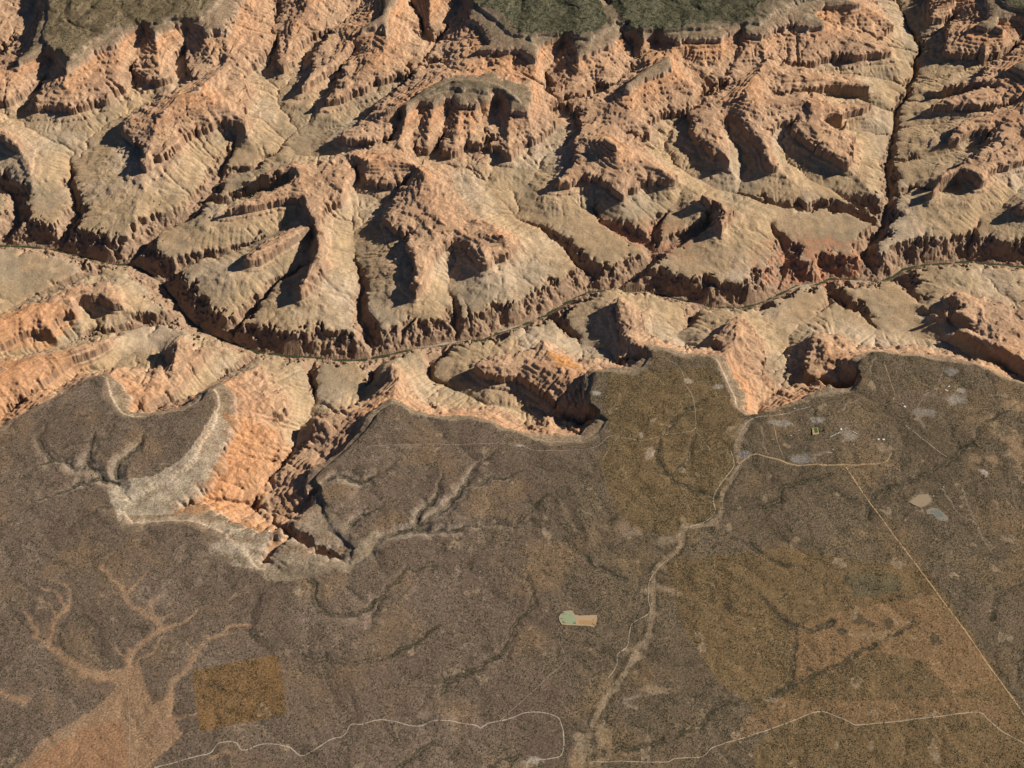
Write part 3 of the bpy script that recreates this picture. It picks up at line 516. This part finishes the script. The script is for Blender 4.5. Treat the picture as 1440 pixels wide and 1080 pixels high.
# ------------------------------------------------------------------ materials
def mat(name,rough=.95,colour=(.5,.5,.5),spec=.1):
    m=bpy.data.materials.new(name); m.use_nodes=True; b=m.node_tree.nodes['Principled BSDF']
    b.inputs['Roughness'].default_value=rough; b.inputs['Base Color'].default_value=(*colour,1); b.inputs['Specular IOR Level'].default_value=spec
    return m
def ground_mat(name,attr='albedo'):
    m=mat(name,1.0,spec=0.0); t=m.node_tree; N=t.nodes; L=t.links; b=N['Principled BSDF']
    a=N.new('ShaderNodeAttribute'); a.attribute_name=attr
    g=N.new('ShaderNodeNewGeometry'); ns=N.new('ShaderNodeTexNoise'); ns.inputs['Scale'].default_value=1/18; ns.inputs['Detail'].default_value=4
    L.new(g.outputs['Position'],ns.inputs['Vector'])
    mr=N.new('ShaderNodeMapRange'); mr.inputs[1].default_value=.3; mr.inputs[2].default_value=.7; mr.inputs[3].default_value=.8; mr.inputs[4].default_value=1.2
    L.new(ns.outputs['Fac'],mr.inputs[0])
    mx=N.new('ShaderNodeVectorMath'); mx.operation='SCALE'; L.new(a.outputs['Color'],mx.inputs[0]); L.new(mr.outputs[0],mx.inputs['Scale']); L.new(mx.outputs[0],b.inputs['Base Color'])
    n2_=N.new('ShaderNodeTexNoise'); n2_.inputs['Scale'].default_value=1/45; n2_.inputs['Detail'].default_value=5; n2_.inputs['Roughness'].default_value=.65; L.new(g.outputs['Position'],n2_.inputs['Vector'])
    bp=N.new('ShaderNodeBump'); bp.inputs['Strength'].default_value=.8; bp.inputs['Distance'].default_value=16; L.new(n2_.outputs['Fac'],bp.inputs['Height']); L.new(bp.outputs['Normal'],b.inputs['Normal'])
    return m
# ------------------------------------------------------------------ terrain meshes
halfw=lambda y: 13200+(y+11000)/(30000)*(19000-13200)
keepv=np.abs(XX)<halfw(YY)
def terrain(name,fm,m):
    # fm: face mask (ny-1,nx-1)
    idx=np.arange(nx*ny).reshape(ny,nx)
    f=np.stack([idx[:-1,:-1],idx[:-1,1:],idx[1:,1:],idx[1:,:-1]],-1)[fm]
    used=np.zeros(nx*ny,bool); used[f.ravel()]=True
    mp=np.cumsum(used)-1; f=mp[f].astype(np.int32)
    v=np.stack([XX.ravel(),YY.ravel(),Z.ravel()],-1)[used].astype(np.float32)
    c=col.reshape(-1,3)[used]; c=np.hstack([c,np.ones((len(c),1))]).astype(np.float32)
    me=bpy.data.meshes.new(name); me.vertices.add(len(v)); me.vertices.foreach_set('co',v.ravel())
    me.loops.add(f.size); me.loops.foreach_set('vertex_index',f.ravel())
    me.polygons.add(len(f)); me.polygons.foreach_set('loop_start',np.arange(0,f.size,4,dtype=np.int32)); me.polygons.foreach_set('loop_total',np.full(len(f),4,np.int32))
    me.update(calc_edges=True)
    at=me.color_attributes.new('albedo','FLOAT_COLOR','POINT'); at.data.foreach_set('color',c.ravel())
    me.materials.append(m); o=bpy.data.objects.new(name,me); SC.collection.objects.link(o); o['kind']='structure'
    return o
kf=keepv[:-1,:-1]&keepv[1:,1:]&keepv[:-1,1:]&keepv[1:,:-1]
sf=(plS[:-1,:-1]>.5); nf=(plN[:-1,:-1]>.5)&~sf
GM=ground_mat('canyon_ground')
terrain('canyon',kf&~sf&~nf,GM); terrain('south_plateau',kf&sf,GM); terrain('north_plateau',kf&nf,GM)
me=bpy.data.meshes.new('surrounding_land'); xa,xb,ya,yb=halfw(Y0)-40,halfw(Y1)-40,Y0+60,gy[-1]-60
me.from_pydata([(-xa,ya,2070),(xa,ya,2070),(xb,yb,1500),(-xb,yb,1500),(-90000,-90000,2050),(90000,-90000,2050),(90000,120000,1450),(-90000,120000,1450)],[],[(4,5,1,0),(5,6,2,1),(6,7,3,2),(7,4,0,3)])
me.materials.append(mat('surrounding_soil',1,(.20,.15,.11),0)); o=bpy.data.objects.new('surrounding_land',me); SC.collection.objects.link(o); o['kind']='structure'
# river
def hz(x,y):
    i=np.clip(((np.asarray(x)-X0)/DX-.5),0,nx-2); j=np.clip(((np.asarray(y)-Y0)/DX-.5),0,ny-2); a=i.astype(int); b=j.astype(int); u=i-a; v=j-b
    return (Z[b,a]*(1-u)+Z[b,a+1]*u)*(1-v)+(Z[b+1,a]*(1-u)+Z[b+1,a+1]*u)*v
def ribbon(name,P,wid,m,dz=None,z=None,kind='structure'):
    P=np.array(P,float)[:,:2]; T=np.gradient(P,axis=0); T/=np.linalg.norm(T,axis=1)[:,None]+1e-9; Nn=np.stack([-T[:,1],T[:,0]],-1)
    wid=np.broadcast_to(np.asarray(wid,float),(len(P),))[:,None]
    cols=[P+Nn*wid*o for o in (-.5,0,.5)]; V=[];F=[]
    for c in cols:
        for k,(x,y) in enumerate(c): V.append((x,y,z if z is not None else float(hz(x,y))+dz))
    n=len(P)
    for s in range(2):
        for k in range(n-1): F.append((s*n+k,s*n+k+1,(s+1)*n+k+1,(s+1)*n+k))
    me=bpy.data.meshes.new(name); me.from_pydata(V,[],[tuple(reversed(q)) for q in F]); me.materials.append(m)
    o=bpy.data.objects.new(name,me); SC.collection.objects.link(o); o['kind']=kind; return o
WM=mat('river_water',.3,(.055,.062,.03),.4)
ribbon('river',sample(riv,60),112+24*np.sin(np.arange(len(sample(riv,60)))*.11)+12*np.sin(np.arange(len(sample(riv,60)))*.37),WM,z=750)
BAR=mat('river_sand',.95,(.42,.37,.28),.1)
for k,pts in enumerate([[(592,490),(615,486),(640,482),(655,480)],[(700,469),(718,462),(735,457)],[(1110,409),(1130,403),(1148,400)],[(1172,396),(1200,397),(1225,397)],[(285,466),(293,470),(300,473)]]):
    q=sample([G(x,y-1.2,748,False) for x,y in pts],40); t_=np.linspace(0,np.pi,len(q)); ribbon('sand_bar',q,12+70*np.sin(t_)*(1+.3*np.sin(9*t_)),BAR,z=751.5+k*.1)
ROADS=[
('dirt_road',[(217,1079),(267,1065),(294,1058),(308,1044),(331,1043),(342,1054),(369,1045),(406,1049),(425,1061),(456,1044),(469,1037),(483,1033),(494,1018),(508,1018),(539,1011),(586,1020),(614,1012),(667,1019),(675,1023),(686,1016),(711,1011),(744,1001),(778,1005),(789,1016),(793,1038),(789,1061),(769,1066),(744,1068),(740,1085)],24,(.45,.37,.285)),
('dirt_road',[(833,1070),(894,1070),(936,1071),(950,1066),(986,1063),(1006,1049),(1047,1037),(1100,1018),(1151,1000),(1171,1004),(1196,1015),(1215,1018),(1304,1009),(1373,1001),(1390,1011),(1409,1027),(1440,1044),(1510,1080)],20,(.46,.36,.26)),
('highway',[(1190,656),(1212,689),(1232,717),(1262,758),(1279,780),(1332,852),(1384,924),(1440,1002),(1510,1100)],28,(.50,.35,.20)),
('railway_cutting',[(1040,651),(1059,639),(1082,643),(1118,653),(1137,653),(1190,653),(1218,652),(1246,649),(1254,636)],38,(.42,.30,.17)),
('village_road',[(1040,612),(1057,589),(1096,583),(1140,572)],22,(.36,.30,.24)),
('village_road',[(1086,592),(1094,622),(1105,650)],14,(.36,.28,.20)),
('rim_road',[(1243,508),(1250,530),(1258,553),(1255,564)],22,(.36,.27,.17)),
('forest_road',[(1273,597),(1312,628),(1332,642)],16,(.38,.32,.24)),
('forest_road',[(1362,574),(1400,575),(1500,577)],14,(.38,.28,.18)),
('rim_road',[(514,631),(528,626),(628,625),(722,624),(756,633),(811,633),(839,628),(856,614),(869,614),(906,619),(939,610),(975,605),(978,583),(974,558),(965,542),(956,517),(939,506)],14,(.36,.29,.21)),
('forest_road',[(978,606),(1000,633)],14,(.36,.29,.20)),
('forest_road',[(869,614),(844,650)],12,(.34,.27,.19)),
('wash_track',[(1028,633),(1031,656),(1011,683),(1003,700),(1006,717),(994,731),(961,742)],16,(.46,.38,.29)),
('wash_track',[(936,788),(916,810),(912,840),(914,861),(892,874),(886,886),(882,908),(869,919),(867,936),(855,952)],15,(.46,.38,.28)),
('railway_track',[(1056,590),(1040,625),(1042,656),(1019,692),(1011,733),(964,744),(960,767),(924,801),(921,830),(920,863),(910,903),(891,928),(868,965),(849,992),(827,1037)],12,(.33,.26,.18)),
('forest_road',[(797,883),(786,899),(794,927),(758,963),(733,986),(702,1013)],12,(.36,.28,.20)),
('forest_road',[(179,944),(181,1000),(182,1069)],12,(.44,.30,.19)),
]
RM={}
for k,(n_,pts,wd,c) in enumerate(ROADS):
    m_=mat(n_.replace('_',' ')+' surface',1.0,c,0)
    tt_=m_.node_tree; ns=tt_.nodes.new('ShaderNodeTexNoise'); ns.inputs['Scale'].default_value=1/45; gg=tt_.nodes.new('ShaderNodeNewGeometry'); cr=tt_.nodes.new('ShaderNodeMix'); cr.data_type='RGBA'
    tt_.links.new(gg.outputs['Position'],ns.inputs['Vector']); tt_.links.new(ns.outputs['Fac'],cr.inputs[0]); cr.inputs[6].default_value=(*[v*.65 for v in c],1); cr.inputs[7].default_value=(*[min(.8,v*1.25) for v in c],1); tt_.links.new(cr.outputs[2],tt_.nodes['Principled BSDF'].inputs['Base Color'])
    P=curve(pts,14,10 if n_!='highway' else 2,900+k)
    wv=1+.45*np.clip(fbm(P[:,0],P[:,1],230,950+k,3),-1,1)+.2*(rng.rand(len(P))-.5)
    ribbon(n_,P,wd*wv*.92,m_,dz=1.6)
# ------------------------------------------------------------------ scrub and forest: countless crowns, one object each
def crowns(name,mask,n,r,h,colr,label,seed):
    rr=np.random.RandomState(seed); j,i=np.nonzero(mask); k=rr.randint(0,len(j),n)
    x=gx[i[k]]+rr.uniform(-DX/2,DX/2,n); y=gy[j[k]]+rr.uniform(-DX/2,DX/2,n); z=hz(x,y)-1.0
    s=rr.uniform(.45,1.0,n)+.9*rr.rand(n)**4; M=6; a0=rr.rand(n)*6.28
    V=np.zeros((n,M+1,3))
    for q in range(M):
        a=a0+q*2*np.pi/M; q_r=r*s*rr.uniform(.75,1.2,n)
        V[:,q,0]=x+np.cos(a)*q_r; V[:,q,1]=y+np.sin(a)*q_r; V[:,q,2]=z+h*s*rr.uniform(.1,.5,n)
    V[:,M,0]=x+rr.uniform(-.3,.3,n)*r; V[:,M,1]=y+rr.uniform(-.3,.3,n)*r; V[:,M,2]=z+h*s
    F=np.array([(q,(q+1)%M,M) for q in range(M)]); F=(np.arange(n)[:,None,None]*(M+1)+F[None]).reshape(-1,3).astype(np.int32)
    me=bpy.data.meshes.new(name); me.vertices.add(n*(M+1)); me.vertices.foreach_set('co',V.reshape(-1).astype(np.float32))
    me.loops.add(F.size); me.loops.foreach_set('vertex_index',F.ravel()); me.polygons.add(len(F))
    me.polygons.foreach_set('loop_start',np.arange(0,F.size,3,dtype=np.int32)); me.polygons.foreach_set('loop_total',np.full(len(F),3,np.int32)); me.update(calc_edges=True)
    c=np.array(colr)*rr.uniform(.6,1.4,(n,1)); c=np.repeat(np.hstack([c,np.ones((n,1))]),M+1,0).astype(np.float32)
    at=me.color_attributes.new('albedo','FLOAT_COLOR','POINT'); at.data.foreach_set('color',c.ravel())
    me.materials.append(FM); o=bpy.data.objects.new(name,me); SC.collection.objects.link(o); o['kind']='stuff'; o['label']=label; o['category']='woodland'
FM=mat('scrub_foliage',1.0,spec=0); a_=FM.node_tree.nodes.new('ShaderNodeAttribute'); a_.attribute_name='albedo'; FM.node_tree.links.new(a_.outputs['Color'],FM.node_tree.nodes['Principled BSDF'].inputs['Base Color'])
lum=col.mean(-1); vis=keepv
bare=np.clip((.185-lum0)/.04,0,1); dens=(.12+.88*np.clip(.5+1.3*n2+.8*n1+.5*n3,0,1))*bare+.03+.6*washcore+.4*np.clip((dend-1.35)*2.2,0,1)
crowns('juniper_scrub',(plS>.5)&vis&(YY>-10500)&(rng.rand(ny,nx)<np.clip(dens,0,1)),400000,7.0,6.5,(.052,.052,.032),'dark juniper and pinyon scrub speckling the brown plateau',11)
crowns('rim_forest',(plN>.5)&vis&(rng.rand(ny,nx)<np.clip(np.clip(.6+1.6*n2,.1,1)*np.where(XX<-8000,.35,1),0,1)),90000,10,14,(.082,.086,.05),'dark green conifer forest covering the tableland beyond the canyon',12)
# ------------------------------------------------------------------ the village and the works on the plateau
def meshobj(name,V,F,m,parent=None):
    me=bpy.data.meshes.new(name); me.from_pydata(V,[],F); me.materials.append(m); o=bpy.data.objects.new(name,me); SC.collection.objects.link(o)
    if parent: o.parent=parent
    return o
def root(name,px,py,rz,label,cat,group=None):
    x,y=GP(px,py); o=bpy.data.objects.new(name,None); SC.collection.objects.link(o); o.location=(x,y,float(hz(x,y))+.3); o.rotation_euler=(0,0,rz)
    o.empty_display_size=10; o['label']=label; o['category']=cat
    if group: o['group']=group
    return o
def box(x0,x1,y0,y1,z0,z1,bottom=True):
    V=[(x0,y0,z0),(x1,y0,z0),(x1,y1,z0),(x0,y1,z0),(x0,y0,z1),(x1,y0,z1),(x1,y1,z1),(x0,y1,z1)]
    return V,[(0,3,2,1),(4,5,6,7),(0,1,5,4),(1,2,6,5),(2,3,7,6),(3,0,4,7)]
WHITE=mat('white_metal_roof',.5,(.80,.79,.76),.3); CREAM=mat('cream_wall',.8,(.62,.56,.46)); GREYR=mat('grey_shingle_roof',.9,(.42,.41,.39)); DARK=mat('dark_glass',.3,(.04,.045,.05),.5); REDR=mat('red_iron_roof',.7,(.42,.10,.06)); BRN=mat('brown_shingle_roof',.9,(.20,.15,.11)); GRASS=mat('watered_grass',1,(.06,.12,.02)); TAN=mat('bare_tan_earth',1,(.44,.32,.20)); PGR=mat('pale_green_pond_silt',.7,(.30,.35,.22)); TEAL=mat('teal_pond_water',.3,(.10,.17,.16),.4); CONC=mat('concrete',.9,(.5,.47,.42)); OCH=mat('ochre_earth',1,(.42,.26,.12)); DGR=mat('algae_green',.8,(.16,.2,.09))
def house(px,py,L,W,Hh,rz,roof,label,cat='building',group=None,name='building',rise=.28):
    r=root(name,px,py,rz,label,cat,group); a,b=L/2,W/2
    V,F=box(-a,a,-b,b,-4,Hh); meshobj('wall',V,F,CREAM,r)
    e=1.2; rh=W*rise*.5
    V=[(-a-e,-b-e,Hh),(a+e,-b-e,Hh),(a+e,b+e,Hh),(-a-e,b+e,Hh),(-a-e,0,Hh+rh),(a+e,0,Hh+rh)]
    F=[(0,1,5,4),(2,3,4,5),(0,4,3),(1,2,5),(0,3,2,1)]; V=[(x,y,z+.05) for x,y,z in V]; rf=meshobj('roof',V,F,roof,r)
    V,F=box(-a*.5,-a*.5+3,-1.5,1.5,Hh+rh*.3,Hh+rh+2.5); meshobj('vent_stack',V,F,CONC,rf)
    V,F=box(-2.5,2.5,-b-.25,-b-.02,0,3); meshobj('door',V,F,DARK,r)
    for sx in (-.6,.6):
        V,F=box(a*sx-a*.15,a*sx+a*.15,-b-.2,-b-.02,1.4,2.9); meshobj('window',V,F,DARK,r)
    return r
def copytree(o,par=None):
    c=o.copy(); SC.collection.objects.link(c); c.parent=par
    for ch in o.children: copytree(ch,c)
    return c
lb=['south-westernmost','second from the south-west end','third from the south-west end','fourth from the south-west end','third from the north-east end','second from the north-east end','north-easternmost']
h0=house(1168.5,614,30,11,4,RAD(70),WHITE,'',group='white cottages in a slanting row',name='cottage',cat='cottage')
for k in range(7):
    h=h0 if k==0 else copytree(h0); x,y=GP(1168.5+k*2.1,614-k*1.0); h.location=(x,y,float(hz(x,y))+.3)
    h['label']='small white cottage in a slanting row beside the green field, '+lb[k]
house(1182.5,604,42,34,8,RAD(80),WHITE,'white square building at the upper end of the row of cottages')
house(1235.5,617.8,44,34,8,RAD(0),WHITE,'white metal shed, the left of a pair standing alone in the scrub','shed','pair of white sheds',name='shed')
house(1242.5,618.2,50,34,8,RAD(5),WHITE,'white metal shed, the right of a pair standing alone in the scrub','shed','pair of white sheds',name='shed')
house(1272.5,572,50,38,7,RAD(-40),WHITE,'white building with a pinkish yard at the road fork south of the overlook')
house(1269.5,567.5,20,15,5,RAD(-40),WHITE,'tiny white hut just above a larger white building at the road fork','hut',name='hut')
house(1334.5,543.5,38,28,7,RAD(15),WHITE,'white building in a clearing, the upper of two near the grey lot')
house(1331,549.3,66,22,6,RAD(-22),WHITE,'long white building in a clearing, the lower of two near the grey lot')
house(1202.5,608.8,120,22,8,RAD(-38),CONC,'long pale building along the north-east edge of the car park','building')
house(1192.5,608,70,16,7,RAD(38),BRN,'long brown roofed lodge along the north-west edge of the car park','lodge',name='lodge')
house(1166,636.2,62,26,7,RAD(-8),GREYR,'grey roofed depot at the east end of the stony maintenance yard','depot',name='depot')
house(1171.5,631.8,46,22,7,RAD(-5),GREYR,'grey roofed store up and to the right of the maintenance yard depot','store',name='store')
house(1087,617.5,44,14,5,RAD(5),GREYR,'narrow grey roofed building just west of the village road','building')
house(1117.5,574.5,48,24,8,RAD(35),GREYR,'grey roofed hotel standing on the canyon rim beside the alcove','hotel',name='hotel')
house(1096.5,577.5,34,20,7,RAD(10),GREYR,'pale roofed lodge near the rim west of the rim hotel','lodge',name='lodge')
house(1384.5,669,34,50,7,RAD(-20),REDR,'red roofed barn on a whitish pad east of the ponds','barn',name='barn')
for (px,py,rz,l) in ((1112.5,612.5,20,'tiny white cabin in the trees east of the village road'),(1123.5,604.5,30,'tiny white cabin left of the green sports field'),(1155,613,0,'small pale cabin below the round green grove'),(1200,625,-30,'small white hut below the car park corner'),(1247,569,10,'small grey cabin at the end of the overlook road'),(1327,685,15,'small white hut at the head of the straight service track'),(1313,697,-20,'white tank house above the treatment ponds')):
    house(px,py,20,13,5,RAD(rz),WHITE if 'white' in l else GREYR,l,'hut',name='hut')
def sheet(name,pts,dz,m,parent,rootxy,th=1.5,zbase=None):
    # draped slab with thickness, in the root's own frame
    P=[GP(*p) for p in pts]; ox,oy,oz=rootxy; V=[];n=len(P)
    zt=oz if zbase is None else zbase
    for x,y in P: V.append((x-ox,y-oy,zt+dz-oz))
    for x,y in P: V.append((x-ox,y-oy,zt+dz-oz-th-20))
    ar=sum(P[k][0]*P[(k+1)%n][1]-P[(k+1)%n][0]*P[k][1] for k in range(n))
    idx=list(range(n)) if ar>0 else list(range(n-1,-1,-1))
    F=[tuple(idx)]+[tuple(reversed((idx[k],idx[(k+1)%n],idx[(k+1)%n]+n,idx[k]+n))) for k in range(n)]
    return meshobj(name,V,F,m,parent)
def z0_(r):
    bx_,by_=r.location.x,r.location.y; r.location.z=max(float(hz(bx_+a*260,by_+b*260)) for a in (-1,-.5,0,.5,1) for b in (-.6,0,.6))+.5
    return tuple(r.location)
r=root('settling_pond',805,870,0,'pale green pond bed with a tan earth pad cleared in the scrub','pond'); L0=z0_(r)
sheet('embankment',[(786,869),(787,864),(790,862.5),(793,859),(804,858),(808,864),(815,865.5),(839,864.5),(840,870),(838.5,877),(835,882),(828,880),(812,879.5),(798,879),(790,878),(787,873)],.3,TAN,r,L0)
pb=sheet('pond_bed',[(787.5,869),(788,865),(791,863.5),(794,860),(803.5,859),(807.5,866),(810,870),(809.5,878),(797,877.5),(791,876),(790,873)],.6,PGR,r,L0)
sheet('algae_pool',[(790.5,872),(793,873.5),(796,876),(793.5,876.6),(791,875.5)],.9,DGR,pb,L0); sheet('algae_pool',[(806,875),(810,874.5),(809.6,877.5),(805.5,877)],.9,DGR,pb,L0); sheet('water_pool',[(787.5,869),(791,869),(792,870),(788,870.2)],.9,TEAL,pb,L0)
sheet('drying_bed',[(814,872),(837,872.5),(836.5,878.5),(814,877.5)],.6,OCH,r,L0)
sheet('berm',[(793,871.4),(810,870.6),(810,871.4),(793,872.2)],1.6,TAN,pb,L0)
r=root('sports_field',1147,605,0,'square green watered sports field on a tan lot in the village','field'); L0=z0_(r)
sheet('dirt_lot',[(1142,602),(1150,601.2),(1152,610.5),(1143,611.5)],.3,TAN,r,L0); sheet('grass_pitch',[(1144,602.2),(1149,601.8),(1150.5,608),(1146,609)],.7,GRASS,r,L0)
r=root('treatment_ponds',1321,720,0,'row of narrow teal treatment ponds between pale banks','ponds'); L0=z0_(r)
sheet('embankment',[(1302,717),(1311,714),(1319,715),(1333,727),(1334,732),(1324,733),(1318,730),(1312,723),(1304,723)],.3,mat('gravel_bank',1,(.26,.225,.18)),r,L0)
for q in ([(1314,717),(1315.5,716.5),(1324.5,727),(1322.5,727.5)],[(1317.5,716.5),(1319,716.5),(1327,726),(1325.3,726.5)],[(1312,719),(1313.2,718.3),(1320.5,727.8),(1318.8,728)]): sheet('pond_basin',q,.8,TEAL,r,L0)
sheet('round_basin',[(1308.5,718.5),(1311,718),(1312,720),(1310,721),(1308,720.3)],.8,TEAL,r,L0)
r=root('storage_yard',1296,703,0,'bare tan earth yard beside the treatment ponds','yard'); L0=z0_(r)
sheet('yard_surface',[(1278,705),(1292,696),(1305,694),(1309,702),(1303,711),(1294,713),(1284,709)],.4,mat('yard_soil',1,(.32,.25,.17)),r,L0)
# round grove beside the field
r=root('shade_tree',1158.7,605,0,'round dark green tree on a tan lot right of the sports field','tree')
V,F=[],[]
for k in range(8):
    a=k*.785; V+= [(2.2*math.cos(a),2.2*math.sin(a),-2),(1.2*math.cos(a),1.2*math.sin(a),9)]
for k in range(8): F.append((2*k,2*((k+1)%8),2*((k+1)%8)+1,2*k+1))
meshobj('trunk',V,F,mat('bark',1,(.1,.07,.05)),r)
rr=random.Random(4); V,F=[],[]
for k in range(420):
    a=rr.random()*6.283; q=math.sqrt(rr.random())*20; zc=7+14*rr.random()*(1-(q/22)**2); c=(q*math.cos(a),q*math.sin(a),zc); n0=len(V)
    for t_ in range(4): V.append(tuple(c[d]+rr.uniform(-2.6,2.6) for d in range(3)))
    F+=[(n0,n0+1,n0+2),(n0,n0+2,n0+3),(n0,n0+3,n0+1)]
meshobj('crown',V,F,mat('tree_leaves',1,(.035,.075,.02)),r)
print('done',time.time()-T0)
